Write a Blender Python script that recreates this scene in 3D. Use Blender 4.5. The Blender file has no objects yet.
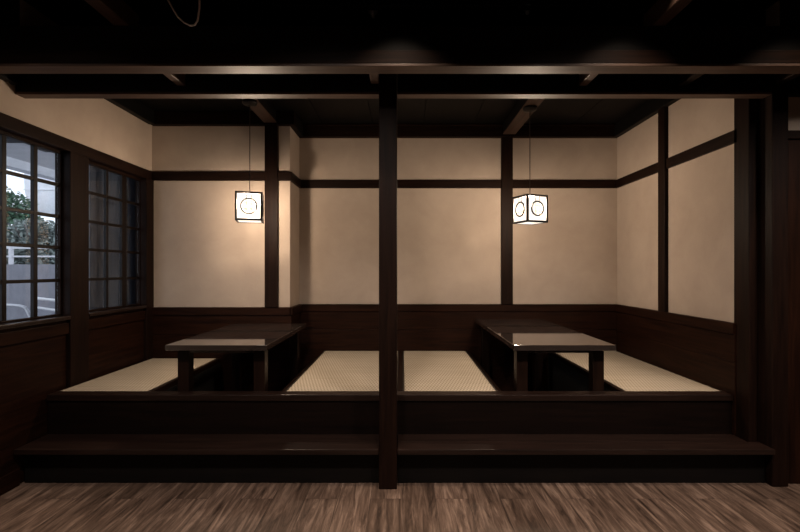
import bpy, bmesh, math, random
from mathutils import Vector, Matrix
random.seed(7)
S = bpy.context.scene
COL = S.collection
R = math.radians

# ------------------------------------------------------------------ materials
def new_mat(name):
    m = bpy.data.materials.new(name); m.use_nodes = True
    nt = m.node_tree; nt.nodes.clear()
    out = nt.nodes.new('ShaderNodeOutputMaterial')
    p = nt.nodes.new('ShaderNodeBsdfPrincipled')
    nt.links.new(p.outputs[0], out.inputs[0])
    return m, nt, p

def n(nt, kind, **kw):
    x = nt.nodes.new(kind)
    for k, v in kw.items():
        if k.startswith('i_'):
            x.inputs[k[2:].replace('_', ' ')].default_value = v
        else: setattr(x, k, v)
    return x

def ramp(nt, src, stops):
    r = nt.nodes.new('ShaderNodeValToRGB')
    e = r.color_ramp.elements
    while len(e) > 1: e.remove(e[-1])
    e[0].position = stops[0][0]; e[0].color = (*stops[0][1], 1)
    for p, c in stops[1:]:
        k = e.new(p); k.color = (*c, 1)
    nt.links.new(src, r.inputs[0])
    return r.outputs[0]

def pos(nt, scale=(1, 1, 1), rot=(0, 0, 0)):
    g = nt.nodes.new('ShaderNodeNewGeometry')
    m = nt.nodes.new('ShaderNodeMapping')
    m.inputs['Scale'].default_value = scale
    m.inputs['Rotation'].default_value = rot
    nt.links.new(g.outputs['Position'], m.inputs['Vector'])
    return m.outputs[0]

def bump(nt, p, h, strength, dist=.002):
    b = n(nt, 'ShaderNodeBump'); b.inputs['Strength'].default_value = strength
    b.inputs['Distance'].default_value = dist
    nt.links.new(h, b.inputs['Height']); nt.links.new(b.outputs[0], p.inputs['Normal'])

def wood(name, axis, c1, c2, rough, spec=.5, bmp=.25):
    m, nt, p = new_mat(name)
    sc = {'x': (1.6, 26, 26), 'y': (26, 1.6, 26), 'z': (26, 26, 1.6)}[axis]
    no = n(nt, 'ShaderNodeTexNoise'); no.inputs['Scale'].default_value = 1.6
    no.inputs['Detail'].default_value = 7; no.inputs['Roughness'].default_value = .62
    no.inputs['Distortion'].default_value = .5
    nt.links.new(pos(nt, sc), no.inputs['Vector'])
    nt.links.new(ramp(nt, no.outputs[0], [(.3, c1), (.7, c2)]), p.inputs['Base Color'])
    p.inputs['Roughness'].default_value = rough
    p.inputs['Specular IOR Level'].default_value = spec
    bump(nt, p, no.outputs[0], bmp)
    return m

DK1, DK2 = (.0048, .0019, .0011), (.0160, .0066, .0038)
WOOD = {a: wood('dark stained wood ' + a, a, DK1, DK2, .55, .1) for a in 'xyz'}
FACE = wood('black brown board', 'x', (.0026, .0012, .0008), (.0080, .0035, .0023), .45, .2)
PANEL = {a: wood('dark panel wood ' + a, a, (.0068, .0023, .0011), (.025, .0088, .0043), .5, .1) for a in 'xyz'}
TABLE = {a: wood('polished table wood ' + a, a, (.020, .0145, .0125), (.040, .030, .026), .05, 1.0, 0) for a in 'xy'}
for m_ in TABLE.values():
    p_ = m_.node_tree.nodes['Principled BSDF']; p_.inputs['Coat Weight'].default_value = .7; p_.inputs['Coat Roughness'].default_value = .03
TABLE['z'] = wood('table leg wood', 'z', DK1, DK2, .35, .3)
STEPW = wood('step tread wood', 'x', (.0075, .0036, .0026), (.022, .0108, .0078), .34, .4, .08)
BLACK = {a: wood('black stained ceiling and shaded wood ' + a, a, (.002, .0015, .0014), (.005, .0037, .0032), .6, .2) for a in 'xyz'}

LIT_BEAM = {a: wood('beam wood painted lit ' + a, a, (.050, .028, .020), (.105, .062, .045), .5, .4) for a in 'xyz'}  # lighter wood: light on undersides, struts and rafters put into the colour

def plaster():
    m, nt, p = new_mat('trowelled plaster')
    a = n(nt, 'ShaderNodeTexNoise'); a.inputs['Scale'].default_value = 4.5
    a.inputs['Detail'].default_value = 8; a.inputs['Roughness'].default_value = .6
    a.inputs['Distortion'].default_value = .3
    nt.links.new(pos(nt), a.inputs['Vector'])
    nt.links.new(ramp(nt, a.outputs[0], [(.3, (.425, .342, .280)), (.7, (.480, .392, .324))]), p.inputs['Base Color'])
    p.inputs['Roughness'].default_value = .9; p.inputs['Specular IOR Level'].default_value = .15
    b = n(nt, 'ShaderNodeTexNoise'); b.inputs['Scale'].default_value = 45; b.inputs['Detail'].default_value = 5
    nt.links.new(pos(nt), b.inputs['Vector'])
    bump(nt, p, b.outputs[0], .25, .003)
    return m
PLASTER = plaster()

def floor_mat():
    m, nt, p = new_mat('oak plank floor')
    br = n(nt, 'ShaderNodeTexBrick'); br.offset = .37; br.offset_frequency = 2; br.squash = 1
    br.inputs['Scale'].default_value = 1
    br.inputs['Brick Width'].default_value = 1.25; br.inputs['Row Height'].default_value = .185
    br.inputs['Mortar Size'].default_value = .0012; br.inputs['Mortar Smooth'].default_value = .2
    br.inputs['Color1'].default_value = (0, 0, 0, 1); br.inputs['Color2'].default_value = (1, 1, 1, 1)
    br.inputs['Mortar'].default_value = (.2, .2, .2, 1)
    nt.links.new(pos(nt, rot=(0, 0, R(90))), br.inputs['Vector'])
    # grain, shifted per plank
    sh = n(nt, 'ShaderNodeVectorMath', operation='MULTIPLY_ADD')
    nt.links.new(br.outputs['Color'], sh.inputs[0]); sh.inputs[1].default_value = (7, 3, 5)
    nt.links.new(pos(nt, (11, 1.1, 11)), sh.inputs[2])
    g = n(nt, 'ShaderNodeTexNoise'); g.inputs['Scale'].default_value = 2.2; g.inputs['Detail'].default_value = 9
    g.inputs['Roughness'].default_value = .68; g.inputs['Distortion'].default_value = 1.1
    nt.links.new(sh.outputs[0], g.inputs['Vector'])
    gc = ramp(nt, g.outputs[0], [(.30, (.028, .016, .011)), (.50, (.140, .090, .066)), (.70, (.31, .215, .165))])
    tint = ramp(nt, br.outputs['Color'], [(0, (.62, .60, .58)), (1, (1.0, 1.0, 1.0))])
    mx = n(nt, 'ShaderNodeMix', data_type='RGBA', blend_type='MULTIPLY'); mx.inputs[0].default_value = 1
    sh2 = n(nt, 'ShaderNodeVectorMath', operation='MULTIPLY_ADD')
    nt.links.new(br.outputs['Color'], sh2.inputs[0]); sh2.inputs[1].default_value = (3, 9, 2)
    nt.links.new(pos(nt, (42, 3.2, 42)), sh2.inputs[2])
    g2 = n(nt, 'ShaderNodeTexNoise'); g2.inputs['Scale'].default_value = 1.6; g2.inputs['Detail'].default_value = 4
    nt.links.new(sh2.outputs[0], g2.inputs['Vector'])
    fine = n(nt, 'ShaderNodeMix', data_type='RGBA', blend_type='MULTIPLY'); fine.inputs[0].default_value = 1
    nt.links.new(gc, fine.inputs[6]); nt.links.new(ramp(nt, g2.outputs[0], [(.32, (.66, .64, .63)), (.55, (1.0, 1.0, 1.0)), (.7, (1.22, 1.22, 1.22))]), fine.inputs[7])
    nt.links.new(fine.outputs[2], mx.inputs[6]); nt.links.new(tint, mx.inputs[7])
    mo = n(nt, 'ShaderNodeMix', data_type='RGBA'); nt.links.new(br.outputs['Fac'], mo.inputs[0])
    nt.links.new(mx.outputs[2], mo.inputs[6]); mo.inputs[7].default_value = (.03, .02, .015, 1)
    nt.links.new(mo.outputs[2], p.inputs['Base Color'])
    p.inputs['Roughness'].default_value = .5; p.inputs['Specular IOR Level'].default_value = .35
    bump(nt, p, g.outputs[0], .25)
    return m
FLOOR = floor_mat()

def tatami_mat_():
    m, nt, p = new_mat('woven rush')
    sx = n(nt, 'ShaderNodeSeparateXYZ'); nt.links.new(pos(nt), sx.inputs[0])
    def wav(o, per, ph=0):
        a = n(nt, 'ShaderNodeMath', operation='MULTIPLY'); nt.links.new(o, a.inputs[0]); a.inputs[1].default_value = 2 * math.pi / per
        s = n(nt, 'ShaderNodeMath', operation='SINE'); nt.links.new(a.outputs[0], s.inputs[0]); return s.outputs[0]
    pr = n(nt, 'ShaderNodeMath', operation='MULTIPLY')
    nt.links.new(wav(sx.outputs[0], .022), pr.inputs[0]); nt.links.new(wav(sx.outputs[1], .078), pr.inputs[1])
    h = n(nt, 'ShaderNodeMath', operation='MULTIPLY_ADD'); nt.links.new(pr.outputs[0], h.inputs[0])
    h.inputs[1].default_value = .5; h.inputs[2].default_value = .5
    c = ramp(nt, h.outputs[0], [(.0, (.20, .155, .105)), (.42, (.47, .390, .295)), (1, (.56, .475, .37))])
    no = n(nt, 'ShaderNodeTexNoise'); no.inputs['Scale'].default_value = 3; no.inputs['Detail'].default_value = 6
    nt.links.new(pos(nt, (1, 12, 1)), no.inputs['Vector'])
    mx = n(nt, 'ShaderNodeMix', data_type='RGBA', blend_type='MULTIPLY'); mx.inputs[0].default_value = 1
    nt.links.new(c, mx.inputs[6]); nt.links.new(ramp(nt, no.outputs[0], [(.3, (.85, .85, .82)), (.7, (1, 1, 1))]), mx.inputs[7])
    nt.links.new(mx.outputs[2], p.inputs['Base Color'])
    p.inputs['Roughness'].default_value = .62; p.inputs['Specular IOR Level'].default_value = .3
    bump(nt, p, h.outputs[0], .4, .002)
    return m
TATAMI = tatami_mat_()

def plain(name, c, rough=.6, metal=0, spec=.4, noise=0, nscale=6, stretch=(1, 1, 1)):
    m, nt, p = new_mat(name)
    p.inputs['Roughness'].default_value = rough; p.inputs['Metallic'].default_value = metal
    p.inputs['Specular IOR Level'].default_value = spec
    no = n(nt, 'ShaderNodeTexNoise'); no.inputs['Scale'].default_value = nscale; no.inputs['Detail'].default_value = 6
    nt.links.new(pos(nt, stretch), no.inputs['Vector'])
    lo = tuple(v * (1 - noise) for v in c); hi = tuple(min(1, v * (1 + noise)) for v in c)
    nt.links.new(ramp(nt, no.outputs[0], [(.3, lo), (.7, hi)]), p.inputs['Base Color'])
    return m
IRON = plain('black iron', (.012, .009, .008), .5, .3)
BORDER = plain('dark cloth mat border', (.03, .02, .012), .8)
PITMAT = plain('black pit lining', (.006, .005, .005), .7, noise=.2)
CORD = plain('dark cord', (.03, .02, .016), .6)
METAL = plain('pale painted metal', (.55, .55, .58), .35, .2, noise=.05)
GREYWALL = plain('grey panelled outer wall', (.20, .20, .225), .7, noise=.12, stretch=(1, 9, .6))
WHITE = plain('white concrete', (.75, .76, .80), .7, noise=.06)
SOFFIT = plain('grey soffit', (.62, .62, .65), .7, noise=.06)
DARKSLAT = plain('charcoal slat', (.02, .02, .022), .6)
ASPHALT = plain('outdoor paving', (.14, .14, .155), .8, noise=.25, nscale=3)
BLUEGREY = plain('blue grey shutter board', (.075, .084, .112), .45, noise=.25, stretch=(1, 10, .5))
LEAF = plain('leaf green', (.065, .125, .075), .6, noise=.5, nscale=2)
LEAF2 = plain('pale leaf', (.17, .20, .185), .6, noise=.5, nscale=2)
BARK = plain('bark', (.16, .14, .13), .8, noise=.3)
CABLE = plain('pale cable', (.6, .5, .47), .4)

def glass_mat():
    m = bpy.data.materials.new('window glass'); m.use_nodes = True
    nt = m.node_tree; nt.nodes.clear()
    out = nt.nodes.new('ShaderNodeOutputMaterial')
    t = n(nt, 'ShaderNodeBsdfTransparent'); t.inputs[0].default_value = (.9, .92, .94, 1)
    g = n(nt, 'ShaderNodeBsdfGlossy'); g.inputs['Roughness'].default_value = .02
    lw = n(nt, 'ShaderNodeLayerWeight'); lw.inputs[0].default_value = .5
    f = n(nt, 'ShaderNodeMath', operation='POWER'); nt.links.new(lw.outputs['Facing'], f.inputs[0]); f.inputs[1].default_value = 5
    f2 = n(nt, 'ShaderNodeMath', operation='MULTIPLY_ADD'); nt.links.new(f.outputs[0], f2.inputs[0]); f2.inputs[1].default_value = .9; f2.inputs[2].default_value = .03
    mx = n(nt, 'ShaderNodeMixShader')
    nt.links.new(f2.outputs[0], mx.inputs[0]); nt.links.new(t.outputs[0], mx.inputs[1]); nt.links.new(g.outputs[0], mx.inputs[2])
    nt.links.new(mx.outputs[0], out.inputs[0])
    return m
GLASS = glass_mat()

def glow(name, c, e, strength):
    m, nt, p = new_mat(name)
    p.inputs['Base Color'].default_value = (*c, 1); p.inputs['Roughness'].default_value = .8
    p.inputs['Emission Color'].default_value = (*e, 1); p.inputs['Emission Strength'].default_value = strength
    return m
BULB = 98.0
def paper_mat():
    # thin lit paper: glows, and lets part of the bulb's light straight through
    m = bpy.data.materials.new('lit washi paper'); m.use_nodes = True
    nt = m.node_tree; nt.nodes.clear()
    out = nt.nodes.new('ShaderNodeOutputMaterial')
    t = n(nt, 'ShaderNodeBsdfTransparent'); t.inputs[0].default_value = (.70, .68, .64, 1)
    no = n(nt, 'ShaderNodeTexNoise'); no.inputs['Scale'].default_value = 60
    nt.links.new(pos(nt, (1, 1, .3)), no.inputs['Vector'])
    e = n(nt, 'ShaderNodeEmission'); e.inputs[1].default_value = .62
    nt.links.new(ramp(nt, no.outputs[0], [(.3, (1, .91, .80)), (.7, (1, .95, .87))]), e.inputs[0])
    ad = n(nt, 'ShaderNodeAddShader')
    nt.links.new(t.outputs[0], ad.inputs[0]); nt.links.new(e.outputs[0], ad.inputs[1])
    nt.links.new(ad.outputs[0], out.inputs[0])
    return m
PAPER = paper_mat()
CREST = glow('lit crest bars', (.7, .55, .35), (1, .78, .50), .75)

# ------------------------------------------------------------------ mesh helpers
class MB:
    def __init__(s): s.bm = bmesh.new()
    def box(s, x0, x1, y0, y1, z0, z1, bev=0.0, rot=None):
        t = bmesh.new(); bmesh.ops.create_cube(t, size=1)
        for v in t.verts:
            v.co = Vector(((x0 + x1) / 2 + v.co.x * (x1 - x0), (y0 + y1) / 2 + v.co.y * (y1 - y0), (z0 + z1) / 2 + v.co.z * (z1 - z0)))
        if bev:
            bmesh.ops.bevel(t, geom=t.edges[:], offset=bev, segments=2, profile=.5, affect='EDGES')
        s._merge(t, rot); return s
    def tube(s, pts, r, seg=10):
        pts = [Vector(p) for p in pts]; t = s.bm; rings = []
        for i, p in enumerate(pts):
            d = (pts[min(i + 1, len(pts) - 1)] - pts[max(i - 1, 0)]).normalized()
            u = d.orthogonal().normalized() if i == 0 else (pu - d * pu.dot(d)).normalized()
            pu = u; w = d.cross(u)
            rr = r[i] if isinstance(r, (list, tuple)) else r
            rings.append([t.verts.new(p + (u * math.cos(a) + w * math.sin(a)) * rr) for a in [2 * math.pi * k / seg for k in range(seg)]])
        for a, b in zip(rings, rings[1:]):
            for k in range(seg): t.faces.new((a[k], a[(k + 1) % seg], b[(k + 1) % seg], b[k]))
        t.faces.new(rings[0][::-1]); t.faces.new(rings[-1]); return s
    def lathe(s, prof, c=(0, 0, 0), seg=28):
        t = s.bm; c = Vector(c); rings = []
        for r, z in prof:
            rings.append([t.verts.new(c + Vector((r * math.cos(2 * math.pi * k / seg), r * math.sin(2 * math.pi * k / seg), z))) for k in range(seg)])
        for a, b in zip(rings, rings[1:]):
            for k in range(seg): t.faces.new((a[k], a[(k + 1) % seg], b[(k + 1) % seg], b[k]))
        t.faces.new(rings[0][::-1]); t.faces.new(rings[-1]); return s
    def ring(s, R_, r, c=(0, 0, 0), y=0, seg=40, ms=8):
        # torus whose axis is local Y
        t = s.bm; rings = []
        for i in range(seg):
            a = 2 * math.pi * i / seg; e = Vector((math.cos(a), 0, math.sin(a)))
            rings.append([t.verts.new(Vector(c) + e * (R_ + r * math.cos(b)) + Vector((0, r * math.sin(b), 0))) for b in [2 * math.pi * k / ms for k in range(ms)]])
        for i in range(seg):
            a, b = rings[i], rings[(i + 1) % seg]
            for k in range(ms): t.faces.new((a[k], a[(k + 1) % ms], b[(k + 1) % ms], b[k]))
        return s
    def _merge(s, t, rot=None):
        if rot: bmesh.ops.transform(t, matrix=rot, verts=t.verts)
        me = bpy.data.meshes.new('t'); t.to_mesh(me); t.free(); s.bm.from_mesh(me); bpy.data.meshes.remove(me)

def build(name, mb, mat, parent=None, smooth=False):
    """Link as one mesh object. Geometry given in world space (parents carry location only); origin goes to the base."""
    bm = mb.bm
    bmesh.ops.recalc_face_normals(bm, faces=bm.faces[:])
    co = [v.co for v in bm.verts]
    lo = Vector((min(c.x for c in co), min(c.y for c in co), min(c.z for c in co)))
    hi = Vector((max(c.x for c in co), max(c.y for c in co), max(c.z for c in co)))
    o0 = Vector(((lo.x + hi.x) / 2, (lo.y + hi.y) / 2, lo.z))
    for v in bm.verts: v.co -= o0
    me = bpy.data.meshes.new(name); bm.to_mesh(me); bm.free()
    if smooth:
        for f in me.polygons: f.use_smooth = True
    me.materials.append(mat)
    o = bpy.data.objects.new(name, me); COL.objects.link(o)
    pw = Vector((0, 0, 0)); q = parent
    while q is not None: pw += q.location; q = q.parent
    o.location = o0 - pw; o.parent = parent
    return o

def empty(name, loc):
    o = bpy.data.objects.new(name, None); COL.objects.link(o); o.location = loc; o.empty_display_size = .1
    return o
def tag(o, label, cat, group=None):
    o['label'] = label; o['category'] = cat
    if group: o['group'] = group
    return o
def struct(o): o['kind'] = 'structure'; return o
def sbox(name, mat, *b, bev=0, parent=None):
    o = build(name, MB().box(*b, bev=bev), mat, parent)
    if parent is None: struct(o)
    return o

# ------------------------------------------------------------------ camera (x = 0 is the vanishing column, y = depth)
F = 440.0; H = 1.3
cam = bpy.data.cameras.new('camera'); co = bpy.data.objects.new('camera', cam); COL.objects.link(co)
co.location = (0, 0, H); co.rotation_euler = (R(90), 0, 0)
cam.sensor_width = 36; cam.lens = 36 * F / 800; cam.clip_start = .05; cam.clip_end = 300
cam.shift_x = -3 / 800; cam.shift_y = 4 / 800
S.camera = co

WL, WR, DB, DL = -2.31, 2.16, 4.44, 4.07      # wall faces: left, right, back (right part), back (left part)
JX = -1.045                                    # jog of the back wall
Z1, Z2 = .234, .49                               # step and platform heights
ZT = 2.63                                      # plaster top
ZD = .957                                      # top of the wooden dado
RB, RT = 2.124, 2.206                          # rail

# ------------------------------------------------------------------ room shell
sbox('floor', FLOOR, -2.6, 5.1, -3.1, 4.7, -.1, 0)
sbox('ceiling', BLACK['x'], -2.6, 5.1, -3.1, 4.7, 2.95, 3.05)
tt = MB()
for k in range(9):                            # boarded bay ceiling
    x0 = -2.30 + k * .5
    tt.box(x0, min(x0 + .497, 2.16), 2.70, 4.44, 2.755, 2.785, .003)
struct(build('ceiling_bay', tt, BLACK['y']))
struct(build('wall_back', MB().box(JX - .2, WR + .1, DB, DB + .15, 0, 2.95).box(-2.45, JX, DL, DB + .15, 0, 2.95), PLASTER))
sbox('wall_right', PLASTER, WR, WR + .15, 2.80, DB, 0, 2.75)
# left wall: plaster above the windows, boards below
struct(build('wall_left', MB().box(WL - .14, WL - .012, -3.1, DL, RB + .02, 2.95).box(WL - .14, WL - .012, -3.1, 1.93, 0, RB + .02), PLASTER))
sbox('wall_behind', PLASTER, -2.6, 5.1, -3.2, -3.05, 0, 2.95)
sbox('wall_far_right', PLASTER, 5.0, 5.15, -3.1, 2.7, 0, 2.95)
struct(build('wall_front', MB().box(2.30, 5.1, 2.70, 2.80, RB - .03, 2.95), PLASTER))

# dados (boards with a cap strip)
def dado_x(name, x0, x1, y, z0):
    m = MB()
    m.box(x0, x1, y - .018, y, z0, .70, .003).box(x0, x1, y - .020, y, .702, ZD - .075, .003)
    m.box(x0, x1, y - .030, y, ZD - .073, ZD, .004)
    return struct(build(name, m, PANEL['x']))
dado_x('baseboard_back', JX + .002, WR, DB, .05)
dado_x('baseboard_back_left', WL, JX + .018, DL, .05)
m = MB().box(JX, JX + .018, DL - .018, DB - .03, .05, ZD - .075, .003).box(JX, JX + .03, DL - .03, DB - .03, ZD - .073, ZD, .004)
struct(build('baseboard_jog', m, PANEL['y']))
m = MB().box(WR - .018, WR, 2.84, DB - .03, .05, .70, .003).box(WR - .020, WR, 2.84, DB - .03, .702, ZD - .075, .003).box(WR - .03, WR, 2.84, DB - .03, ZD - .073, ZD, .004)
struct(build('baseboard_right', m, PANEL['y']))
# left wall boards: framed panels under the windows
m = MB().box(WL - .10, WL - .022, -3.0, DL, 0, .955)
m.box(WL - .022, WL - .004, -3.0, 3.05, .86, .935, .003).box(WL - .022, WL - .004, 3.23, 3.95, .86, .935, .003)
m.box(WL - .022, WL - .004, -3.0, 2.66, 0, .10, .003)
struct(build('baseboard_left', m, PANEL['y']))
m = MB().box(2.31, 5.0, 2.675, 2.70, 0, RB - .03, .003)
struct(build('baseboard_front', m, PANEL['z']))

# rails, battens and crown pieces on the walls
tn = [0]
def trim(mat, *b, bev=.004):
    tn[0] += 1
    return sbox('trim_%d' % tn[0], mat, *b, bev=bev)
trim(WOOD['x'], JX, .988, DB - .022, DB + .01, RB, RT)                 # back rail, inner run
trim(WOOD['x'], 1.1, WR, DB - .022, DB + .01, RB, RT)
trim(WOOD['x'], WL, -1.269, DL - .022, DL + .01, RB, RT)
trim(WOOD['x'], -1.15, JX + .02, DL - .022, DL + .01, RB, RT)
trim(WOOD['y'], JX - .01, JX + .022, DL, DB, RB, RT)
trim(WOOD['y'], WR - .022, WR + .01, 3.675, DB - .02, RB, RT)
trim(WOOD['y'], WR - .022, WR + .01, 2.84, 3.58, RB, RT)
trim(WOOD['y'], WL - .08, WL + .004, -3.0, DL - .023, RB, RT)               # lintel over the windows
trim(WOOD['z'], .988, 1.1, DB - .04, DB + .01, ZD, ZT + .02)          # back post, right bay
trim(WOOD['z'], -1.269, -1.15, DL - .04, DL + .01, ZD, ZT + .02)       # back post, left bay
trim(WOOD['z'], WR - .032, WR + .01, 3.58, 3.675, ZD, ZT + .02)         # right wall post
trim(WOOD['z'], WL - .09, WL + .006, 3.05, 3.23, 0, RB)                # post between the windows
trim(WOOD['z'], WL - .09, WL + .006, 3.955, DL, 0, RB)                 # corner post
trim(WOOD['z'], WL - .09, WL + .006, 1.93, 2.07, 0, RB)
trim(WOOD['z'], WR - .01, 2.205, 2.735, 2.86, 0, 2.75)                 # end post of right wall
trim(WOOD['x'], JX, WR, DB - .05, DB + .01, ZT, 2.755)                # crown beams
trim(WOOD['x'], WL, JX + .05, DL - .05, DL + .01, ZT, 2.755)
trim(BLACK['y'], JX - .01, JX + .05, DL, DB - .05, ZT, 2.755)
trim(BLACK['y'], WR - .05, WR + .01, 2.80, DB - .05, ZT, 2.755)
trim(BLACK['y'], WL - .02, WL + .04, 2.72, DL - .05, ZT, 2.755)
trim(WOOD['x'], -1.0, WR - .05, DB - .075, DB - .05, 2.735, 2.755)     # small lit strip under the ceiling
trim(BLACK['y'], WL - .02, WL + .03, -3.0, 2.62, 2.40, 2.95)
trim(BLACK['y'], WR, 2.32, 2.79, DB + .1, 2.757, 2.95)
trim(WOOD['x'], 2.31, 5.0, 2.66, 2.70, RB - .03, RT - .06)
trim(BLACK['x'], 2.31, 5.0, 2.64, 2.70, 2.36, 2.95)

# ------------------------------------------------------------------ posts and beams
def thing_box(name, mat, b, label, cat, group=None, bev=.005):
    return tag(build(name, MB().box(*b, bev=bev), mat), label, cat, group)
thing_box('wooden_post', WOOD['z'], (-.143, -.036, 2.605, 2.735, 0, 2.75),
          'dark square wooden post standing between the two seating bays', 'post')
thing_box('wooden_post', WOOD['z'], (2.212, 2.31, 2.635, 2.76, 0, 2.75),
          'dark square wooden post at the right end of the step beside the right wall', 'post')
# beam over the alcove, in two runs either side of the post
bg = 'beam runs over the alcove front'
for xa, xb, lb in ((WL - .012, -.145, 'dark beam above the left bay, running left from the middle post'), (-.034, 2.21, 'dark beam above the right bay, running right from the middle post')):
    e = tag(empty('wooden_beam', ((xa + xb) / 2, 2.667, 2.352)), lb, 'beam', bg)
    build('beam_body', MB().box(xa, xb, 2.635, 2.70, 2.368, 2.755, .003), BLACK['x'], e)  # black body, brown strip below: shade and light put into the colour
    build('lit_underside_strip', MB().box(xa, xb, 2.633, 2.702, 2.352, 2.3675, .002), LIT_BEAM['x'], e)['label'] = 'underside of the beam, its light painted in as brown'
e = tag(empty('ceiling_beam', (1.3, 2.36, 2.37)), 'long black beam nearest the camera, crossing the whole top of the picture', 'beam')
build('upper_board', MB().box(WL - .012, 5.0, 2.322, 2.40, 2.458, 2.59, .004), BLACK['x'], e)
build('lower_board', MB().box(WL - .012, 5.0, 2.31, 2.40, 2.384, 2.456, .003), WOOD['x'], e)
build('lit_underside_strip', MB().box(WL - .012, 5.0, 2.308, 2.402, 2.37, 2.3835, .002), LIT_BEAM['x'], e)['label'] = 'underside of the beam, its light painted in as brown'  # brown strip carries the light on the underside as colour
# struts bridging the two beams
sl = {-1.325: 'short lit strut bridging the two front beams at far left', -.165: 'short lit strut bridging the front beams just left of the middle post',
      1.075: 'short lit strut bridging the front beams above the right lantern', 1.67: 'dim short strut bridging the front beams above the right wall panel', 2.225: 'short strut bridging the front beams at the right post'}
for x, lb in sl.items():
    y1 = 2.604 if x in (-.165, 2.225) else 2.634
    thing_box('ceiling_strut', LIT_BEAM['y'] if x < 1.5 else WOOD['y'], (x - .025, x + .025, 2.4025, y1 - .002, 2.40, 2.50), lb, 'strut', 'struts between the front beams')
# rafters above the front beam, light painted into their wood colour
thing_box('rafter', LIT_BEAM['y'], (-1.53, -1.45, .6, 2.42, 2.592, 2.70), 'dark ceiling rafter running towards the camera above the left side', 'rafter', 'rafters above the front beam')
thing_box('rafter', LIT_BEAM['y'], (1.32, 1.39, .6, 2.42, 2.592, 2.70), 'dark ceiling rafter running towards the camera above the right side', 'rafter', 'rafters above the front beam')
# joists of the bays, holding the lanterns
jg = 'joists carrying the lanterns'
for xa, xb, ye, lb in ((-1.27, -1.155, DL - .052, 'dark joist on the left bay ceiling, carrying the left lantern'), (.99, 1.115, DB - .078, 'dark joist on the right bay ceiling, carrying the right lantern')):
    e = tag(empty('joist', ((xa + xb) / 2, (2.703 + ye) / 2, 2.645)), lb, 'joist', jg)
    build('joist_body', MB().box(xa + .001, xb - .001, 2.703, ye, 2.6555, 2.754, .003), BLACK['y'], e)  # joist sides black, underside brown: shade and light painted in
    build('lit_underside_strip', MB().box(xa, xb, 2.703, ye, 2.645, 2.655, .002), LIT_BEAM['y'], e)['label'] = 'underside of the joist, its light painted in as brown'

# ------------------------------------------------------------------ platform with two sunken pits
P0 = 2.94; PF = 2.85   # mat front edge, platform front edge
pits = [(-1.672, -.818, DL), (.662, 1.455, DB)]
pl = tag(empty('raised_platform', (0, 3.6, 0)), 'dark wooden raised seating platform with two sunken leg pits', 'platform')
m = MB().box(WL, 2.14, PF + .012, PF + .04, .0, Z2 - .041, .003)
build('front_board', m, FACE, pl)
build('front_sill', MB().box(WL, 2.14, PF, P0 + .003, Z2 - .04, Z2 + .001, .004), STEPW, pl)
for a, b, yb in [(WL, -1.697, DL), (-.793, .637, DB), (1.480, WR - .02, DB)]:
    build('deck', MB().box(a, b, PF + .042, yb - .032, .40, .4485), PANEL['y'], pl)
for a, b, yb in pits:
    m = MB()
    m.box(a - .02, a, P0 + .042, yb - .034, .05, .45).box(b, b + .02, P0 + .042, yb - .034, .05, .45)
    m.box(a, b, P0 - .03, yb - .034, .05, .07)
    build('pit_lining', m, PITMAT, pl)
    for u in (a - .025, b + .002): build('pit_edge', MB().box(u, u + .023, P0 + .004, yb - .034, .45, Z2 + .001, .003), WOOD['y'], pl)
build('divider_strip', MB().box(-.038, -.004, P0 + .004, DB - .034, .45, Z2 + .001, .003), WOOD['y'], pl)

# steps
for a, b, lb in [(WL, -.145, 'long dark wooden step in front of the left bay'), (-.034, 2.21, 'long dark wooden step in front of the right bay')]:
    e = tag(empty('step', ((a + b) / 2, 2.8, 0)), lb, 'step', 'steps up to the platform')
    m = MB().box(a, b, 2.61, 2.732 if b > 0 else PF + .010, Z1 - .032, Z1, .004)
    if b > 0: m.box(a, 2.14, 2.728, PF + .010, Z1 - .032, Z1, .004)
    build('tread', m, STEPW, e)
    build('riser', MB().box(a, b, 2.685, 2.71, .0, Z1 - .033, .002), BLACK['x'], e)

# tatami mats
mg = 'tatami mats on the platform'
for x0, x1, y1, lb in [(WL + .002, -1.699, DL - .034, 'narrow woven tatami mat along the left window wall'),
                       (-.791, -.040, DB - .034, 'woven tatami mat left of the middle post, right of the left table'),
                       (-.002, .635, DB - .034, 'woven tatami mat right of the middle post, left of the right table'),
                       (1.482, WR - .021, DB - .034, 'woven tatami mat along the right wall')]:
    e = tag(empty('tatami_mat', ((x0 + x1) / 2, 3.6, .448)), lb, 'tatami mat', mg)
    y0 = P0 + .005
    build('rush_cover', MB().box(x0 + .012, x1 - .012, y0, y1, .449, Z2, .004), TATAMI, e)
    build('border', MB().box(x0, x0 + .0115, y0, y1, .449, Z2, .002), BORDER, e)
    build('border', MB().box(x1 - .0115, x1, y0, y1, .449, Z2, .002), BORDER, e)

# ------------------------------------------------------------------ low tables over the pits
def table(x0, x1, y0, y1, label):
    zt = .81
    e = tag(empty('low_table', ((x0 + x1) / 2, (y0 + y1) / 2, .071)), label, 'table', 'low tables over the leg pits')
    build('tabletop', MB().box(x0, x1, y0, y1, zt - .036, zt, .003), TABLE['y'], e)
    m = MB().box(x0 + .05, x1 - .05, y0 + .095, y0 + .115, zt - .068, zt - .037, .002).box(x0 + .05, x1 - .05, y1 - .115, y1 - .095, zt - .068, zt - .037, .002)
    m.box(x0 + .05, x0 + .07, y0 + .112, y1 - .112, zt - .068, zt - .037, .002).box(x1 - .07, x1 - .05, y0 + .112, y1 - .112, zt - .068, zt - .037, .002)
    build('apron', m, TABLE['x'], e)
    for lx in (x0 + .04, x1 - .115):
        for ly in (y0 + .085, y1 - .16):
            build('leg', MB().box(lx, lx + .075, ly, ly + .075, .071, zt - .037, .004), TABLE['z'], e)
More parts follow.
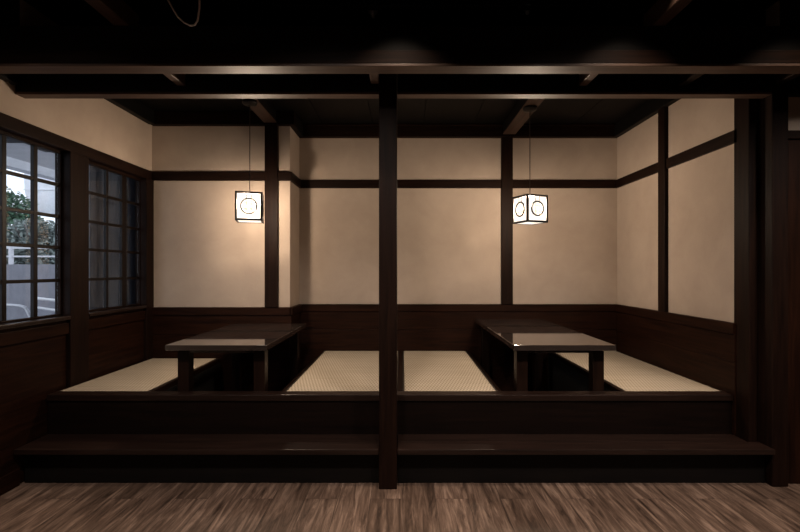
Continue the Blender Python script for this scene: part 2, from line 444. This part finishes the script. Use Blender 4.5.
table(-1.552, -.887, 2.865, DL - .035, 'low dark wooden table under the left lantern')
table(.722, 1.389, 2.865, DB - .035, 'low dark wooden table under the right lantern')

# ------------------------------------------------------------------ paper lanterns
def lantern(x, y, rz, label):
    e = empty('paper_lantern', (x, y, 1.685)); tag(e, label, 'lantern', 'hanging paper lanterns')
    w, h, z0 = .094, .225, 1.685
    o = e.location.copy(); e.location = (0, 0, 0)
    def b(name, mb, mat, par, smooth=False): return build(name, mb, mat, par, smooth)
    m = MB(); t = .008
    for sx in (-1, 1):
        for sy in (-1, 1): m.box(sx * w - t, sx * w + t, sy * w - t, sy * w + t, 0, h, .0015)
    for z in (t, h - t):
        for s_ in (-1, 1):
            m.box(-w + t, w - t, s_ * w - t, s_ * w + t, z - t, z + t, .0015)
            m.box(s_ * w - t, s_ * w + t, -w + t, w - t, z - t, z + t, .0015)
    b('frame', m, IRON, e)
    b('top_board', MB().box(-w + t, w - t, -w + t, w - t, h - .010, h - .004), IRON, e)
    b('diffuser', MB().box(-w + t, w - t, -w + t, w - t, .003, .006), PAPER, e)
    for k in range(4):
        rot = Matrix.Rotation(math.pi / 2 * k, 4, 'Z')
        p = b('paper_panel', MB().box(-w + t, w - t, -w + .001, -w + .003, 2 * t, h - 2 * t, 0, rot), PAPER, e)
        yy = -w - .003; zc = h / 2
        rg = MB().ring(.057, .0068, (0, yy, zc))
        bmesh.ops.transform(rg.bm, matrix=rot, verts=rg.bm.verts)
        b('crest_ring', rg, IRON, p, True)
        cr = MB()
        for s_ in (-1, 1):
            cr.box(s_ * .018 - .003, s_ * .018 + .003, yy - .001, yy + .001, zc - .046, zc + .050, 0, rot)
            cr.box(-.046, .046, yy - .001, yy + .001, zc + s_ * .022 - .003, zc + s_ * .022 + .003, 0, rot)
        b('crest_lattice', cr, CREST, p)
        for s_ in (-1, 1):
            b('crest_strip', MB().box(s_ * .018 - .0025, s_ * .018 + .0025, yy - .001, yy + .001, zc + .060, h - 2 * t + .002, 0, rot), CORD, p)
    b('cord', MB().tube([(0, 0, h - .004), (0, 0, 2.628 - z0)], .0032, 8), CORD, e)
    b('ceiling_canopy', MB().lathe([(.012, 2.612 - z0), (.05, 2.618 - z0), (.058, 2.630 - z0), (.058, 2.6445 - z0)]), IRON, e, True)
    e.location = o; e.rotation_euler = (0, 0, rz)
    l = bpy.data.lights.new('lantern bulb', 'POINT'); l.energy = BULB; l.color = (1, .83, .695); l.shadow_soft_size = .055
    lo = bpy.data.objects.new('lantern_bulb', l); COL.objects.link(lo); lo.location = (x, y, z0 + h * .6)
lantern(-1.222, 3.51, R(15), 'square white paper lantern with round crest, hanging over the left table')
lantern(1.05, 3.64, R(21), 'square white paper lantern turned corner-on, hanging over the right table')

# ------------------------------------------------------------------ windows on the left
k = 2.38 / 2.31
zs = [1.3 + (z - 1.3) * k for z in (1.01, 1.231, 1.45, 1.657, 1.87, 2.07)]
def window(name, y0, y1, cols, bars_x, barw, stiles=()):
    w = struct(empty(name, (bars_x, (y0 + y1) / 2, .957)))
    m = MB()      # frame with a thin raised edge
    m.box(bars_x - .02, bars_x + .02, y0, y1, zs[-1] + .008, RB - .001, .003).box(bars_x - .02, bars_x + .02, y0, y1, .985, zs[0] - .004, .003)
    m.box(bars_x - .02, bars_x + .02, y0, cols[0] - .012, .985, RB - .001, .003).box(bars_x - .02, bars_x + .02, cols[-1] + .012, y1, .985, RB - .001, .003)
    build('window_frame', m, WOOD['y'], w)
    build('window_sill', MB().box(WL - .10, WL + .010, y0 + .001, y1 - .001, .957, .983, .004), STEPW, w)
    m = MB()
    for c in cols[1:-1]:
        hw = .03 if c in stiles else barw
        m.box(bars_x - .012, bars_x + .012, c - hw, c + hw, zs[0] - .004, zs[-1] + .008, .002)
    for z in zs[1:-1]: m.box(bars_x - .010, bars_x + .010, cols[0] - .011, cols[-1] + .011, z - .011, z + .011, .002)
    build('lattice', m, FACE, w)
    build('glass_pane', MB().box(bars_x - .003, bars_x + .001, cols[0] - .011, cols[-1] + .011, zs[0] - .003, zs[-1] + .007), GLASS, w)
window('window_1', 2.072, 3.048, [2.165, 2.39, 2.614, 2.838, 3.02], -2.38, .015)
window('window_2', 3.232, 3.953, [3.30, 3.526, 3.74, 3.94], -2.38, .012, (3.74,))

# ------------------------------------------------------------------ what shows through the windows
# boards just outside the second window
m = MB()
m.box(-2.70, -2.62, 3.68, 4.145, -.25, 2.9).box(-2.70, -2.62, 4.32, 4.7, -.25, 2.9)
struct(build('wall_outside', m, BLUEGREY))
sbox('wall_recess', DARKSLAT, -2.86, -2.78, 3.9, 4.7, -.25, 2.9)
sbox('ground_outside', ASPHALT, -40, -2.62, -4, 60, -.35, -.25)
# covered walkway: soffit, fascia, dark slats
sbox('soffit_outside', SOFFIT, -5.75, -2.62, 1, 16, 2.95, 3.05)
sbox('fascia_outside', WHITE, -5.95, -5.75, 1, 16, 2.82, 3.08)
for y, xe in ((4.55, -5.3), (5.0, -5.2), (5.42, -5.05), (5.86, -4.92), (6.32, -4.78)):
    tag(build('canopy_slat', MB().box(xe, -2.63, y, y + .2, 2.92, 2.949, .003), DARKSLAT),
        'charcoal slat under the outdoor canopy, seen at the top of the left window', 'slat', 'charcoal slats under the outdoor canopy')
# grey panelled garden wall with rail on top
gy = 11.0
m = MB()
for i in range(40): m.box(-14 + i * .3, -14 + i * .3 + .3, gy, gy + .12, -.25, 1.44, .006)
struct(build('wall_garden', m, GREYWALL))
e = tag(empty('railing', (-9, gy + .2, 1.44)), 'white metal railing on top of the grey garden wall', 'railing')
build('top_rail', MB().box(-14, -2.7, gy + .03, gy + .09, 1.83, 1.90, .004), METAL, e)
build('middle_rail', MB().box(-14, -2.7, gy + .04, gy + .08, 1.62, 1.66, .004), METAL, e)
for x in (-11.6, -10.75, -9.85, -8.4, -7.5): build('post', MB().box(x - .04, x + .04, gy + .025, gy + .095, 1.44, 1.90, .004), METAL, e)
# low handrail by the walkway
e = tag(empty('handrail', (-5.0, 6.0, -.25)), 'bent pale metal handrail outside the left window', 'handrail')
def px(x, y, d): return ((x - 403) / F * d, d, H + (270 - y) / F * d)
def arc(pts, nseg=6):
    out = [Vector(pts[0])]
    for a, b, c in zip(pts, pts[1:], pts[2:]):
        a, b, c = Vector(a), Vector(b), Vector(c); p, q = b.lerp(a, .25), b.lerp(c, .25)
        for i in range(nseg + 1):
            t = i / nseg; out.append(p * (1 - t) ** 2 + b * 2 * t * (1 - t) + q * t * t)
    out.append(Vector(pts[-1])); return out
P = [(-6.6, 6.2, .79), (-5.42, 6.3, .80), (-5.30, 6.3, .55), (-5.30, 6.3, -.25)]
build('bent_rail', MB().tube(arc(P), .022, 10), METAL, e, True)
build('top_rail', MB().tube([(-5.30, 6.30, .90), (-3.5, 5.2, .87)], .022, 10), METAL, e, True)
build('lower_rail', MB().tube([(-5.30, 6.30, .77), (-3.5, 5.2, .73)], .020, 10), METAL, e, True)
for p in [(-5.30, 6.30, .90), (-4.62, 5.885, .888)]:
    build('post', MB().tube([(p[0], p[1], -.25), (p[0], p[1], p[2])], .024, 10), METAL, e, True)
# rounded white overhead structure
m = MB(); prof = []
xa, d0 = -15.5, 18.0
for i in range(9):
    a = math.pi / 2 * i / 8
    prof.append((xa + .6 * (1 - math.cos(a)), 4.9 - 1.3 * math.sin(a)))
prof = [(xa, 6.6), (xa, 4.9)] + prof[1:] + [(-6, 3.6), (-6, 6.6)]
vs0 = [m.bm.verts.new((x, d0, z)) for x, z in prof]; vs1 = [m.bm.verts.new((x, d0 + 8, z)) for x, z in prof]
m.bm.faces.new(vs0); m.bm.faces.new(vs1[::-1])
for i in range(len(prof)):
    j = (i + 1) % len(prof); m.bm.faces.new((vs0[i], vs0[j], vs1[j], vs1[i]))
m.box(xa - .02, -6, d0 - .03, d0, 4.57, 4.60)
m.box(-9.5, -6.5, d0 + 1, d0 + 5, -.25, 3.4)
struct(build('pier_outside', m, WHITE))
# trees beyond the wall
def tree(x, y, h, r, label, leaf, seed):
    rd = random.Random(seed)
    e = tag(empty('tree', (x, y, -.25)), label, 'tree', 'trees beyond the garden wall')
    m = MB().tube([(x, y, -.25), (x + .1, y, h * .4), (x - .05, y, h * .75)], [.16, .12, .06], 8)
    for i in range(7):
        a = rd.uniform(0, 6.28); z = h * rd.uniform(.3, .6)
        m.tube([(x, y, z), (x + math.cos(a) * r * .4, y + math.sin(a) * r * .4, z + .5), (x + math.cos(a) * r * .7, y + math.sin(a) * r * .7, z + 1.1)], [.07, .045, .02], 6)
    build('trunk', m, BARK, e, True)
    for nm, mt, cnt in (('foliage', leaf, 7000), ):
        m = MB(); bm = m.bm
        for i in range(cnt):
            v = Vector((rd.gauss(0, 1), rd.gauss(0, 1), rd.gauss(0, 1))).normalized() * r * rd.uniform(.45, 1.0)
            v.z *= 1.1; c = Vector((x, y, h * .62)) + v * (1 + .18 * math.sin(v.x * 5 + seed) * math.cos(v.z * 4))
            s_ = rd.uniform(.05, .11); q = Matrix.Rotation(rd.uniform(0, 6.28), 3, Vector((rd.gauss(0, 1), rd.gauss(0, 1), rd.gauss(0, 1))).normalized())
            pts = [q @ Vector(p) * s_ for p in ((-1, 0, .0), (0, -.5, .12), (1, 0, 0), (0, .5, .12))]
            f = [bm.verts.new(c + p) for p in pts]; bm.faces.new((f[0], f[1], f[2])); bm.faces.new((f[0], f[2], f[3]))
        build(nm, m, mt, e)
tree(-15.0, 16.2, 4.75, 1.4, 'green leafy tree beyond the garden wall, left in the window', LEAF, 3)
tree(-10.9, 13.2, 2.55, 1.15, 'pale grey-green bushy tree beyond the garden wall, right in the window', LEAF2, 5)

# ------------------------------------------------------------------ small things on the dark ceiling
def fit(x, d, label):
    e = build('ceiling_fitting', MB().lathe([(.010, 2.905), (.013, 2.91), (.013, 2.93), (.030, 2.938), (.030, 2.949)], (x, d, 0), 16), METAL, smooth=True)
    tag(e, label, 'ceiling fitting', 'small fittings on the black ceiling')
fit(-.19, 2.80, 'tiny pale fitting on the black ceiling left of the middle post')
fit(.78, 2.76, 'tiny pale fitting on the black ceiling right of the middle post')
tag(build('conduit', MB().tube([(-1.1, 2.74, 2.934), (1.6, 2.74, 2.934)], .014, 10), BLACK['x'], smooth=True), 'thin dark conduit running along the black ceiling', 'conduit')
pts = [px(x, y, 2.05) for x, y in ((160, -22), (168, 0), (173, 9), (178, 17), (184, 22.5), (190, 25.5), (194.5, 25), (197.5, 21), (199.5, 8), (200, -22))]
pts[0] = (pts[0][0], pts[0][1], 2.949); pts[-1] = (pts[-1][0], pts[-1][1], 2.949)
tag(build('hanging_cable', MB().tube(pts, .0042, 8), CABLE, smooth=True), 'thin pale cable looping down from the black ceiling at upper left', 'cable')

# ------------------------------------------------------------------ light
def spot(x, y, z, tx, ty, power, angle, blend=.35, col=(1, .80, .62), size=.02):
    l = bpy.data.lights.new('ceiling or fill spot', 'SPOT'); l.energy = power; l.spot_size = R(angle); l.spot_blend = blend
    l.color = col; l.shadow_soft_size = size
    o = bpy.data.objects.new('ceiling_or_fill_spot', l); COL.objects.link(o); o.location = (x, y, z)
    o.rotation_euler = (Vector((tx, ty, 0)) - Vector((x, y, z))).to_track_quat('-Z', 'Y').to_euler()
for x, y, pw, an in ((-1.95, 2.19, 60, 28), (-.02, 2.19, 75, 28), (-.02, 2.02, 46, 84), (1.17, 2.02, 46, 84), (2.05, 2.02, 42, 84)):
    spot(x, y, 2.86, x, y, pw, an, .85)
for x, pw in ((-1.9, 62), (-.4, 108), (1.1, 112), (2.6, 95)):  # unseen fill row, added to brighten floor, mats and walls
    spot(x, .9, 2.86, x, 2.3, pw, 96, .6, (1, .86, .76), .12)
spot(3.0, 1.0, 2.86, 2.6, 3.6, 30, 60, .5, (1, .88, .8), .1)  # added unseen wall washer, brightens the plaster strip at far right
w = bpy.data.worlds.new('overcast sky'); S.world = w; w.use_nodes = True
nt = w.node_tree; nt.nodes.clear()
wo = nt.nodes.new('ShaderNodeOutputWorld'); bg_ = nt.nodes.new('ShaderNodeBackground')
tc = nt.nodes.new('ShaderNodeTexCoord'); sp = nt.nodes.new('ShaderNodeSeparateXYZ'); nt.links.new(tc.outputs['Generated'], sp.inputs[0])
nt.links.new(ramp(nt, sp.outputs[2], [(0, (.80, .86, .95)), (.5, (.86, .91, 1.0)), (1, (.70, .80, .98))]), bg_.inputs[0])
bg_.inputs[1].default_value = 2.0
nt.links.new(bg_.outputs[0], wo.inputs[0])

vs = S.view_settings
S.display_settings.display_device = 'sRGB'
vs.view_transform = 'Standard'; vs.look = 'None'; vs.exposure = 0; vs.gamma = 1; vs.use_curve_mapping = False
S.cycles.max_bounces = 8; S.cycles.diffuse_bounces = 5; S.cycles.use_denoising = True
S.cycles.sample_clamp_indirect = 4
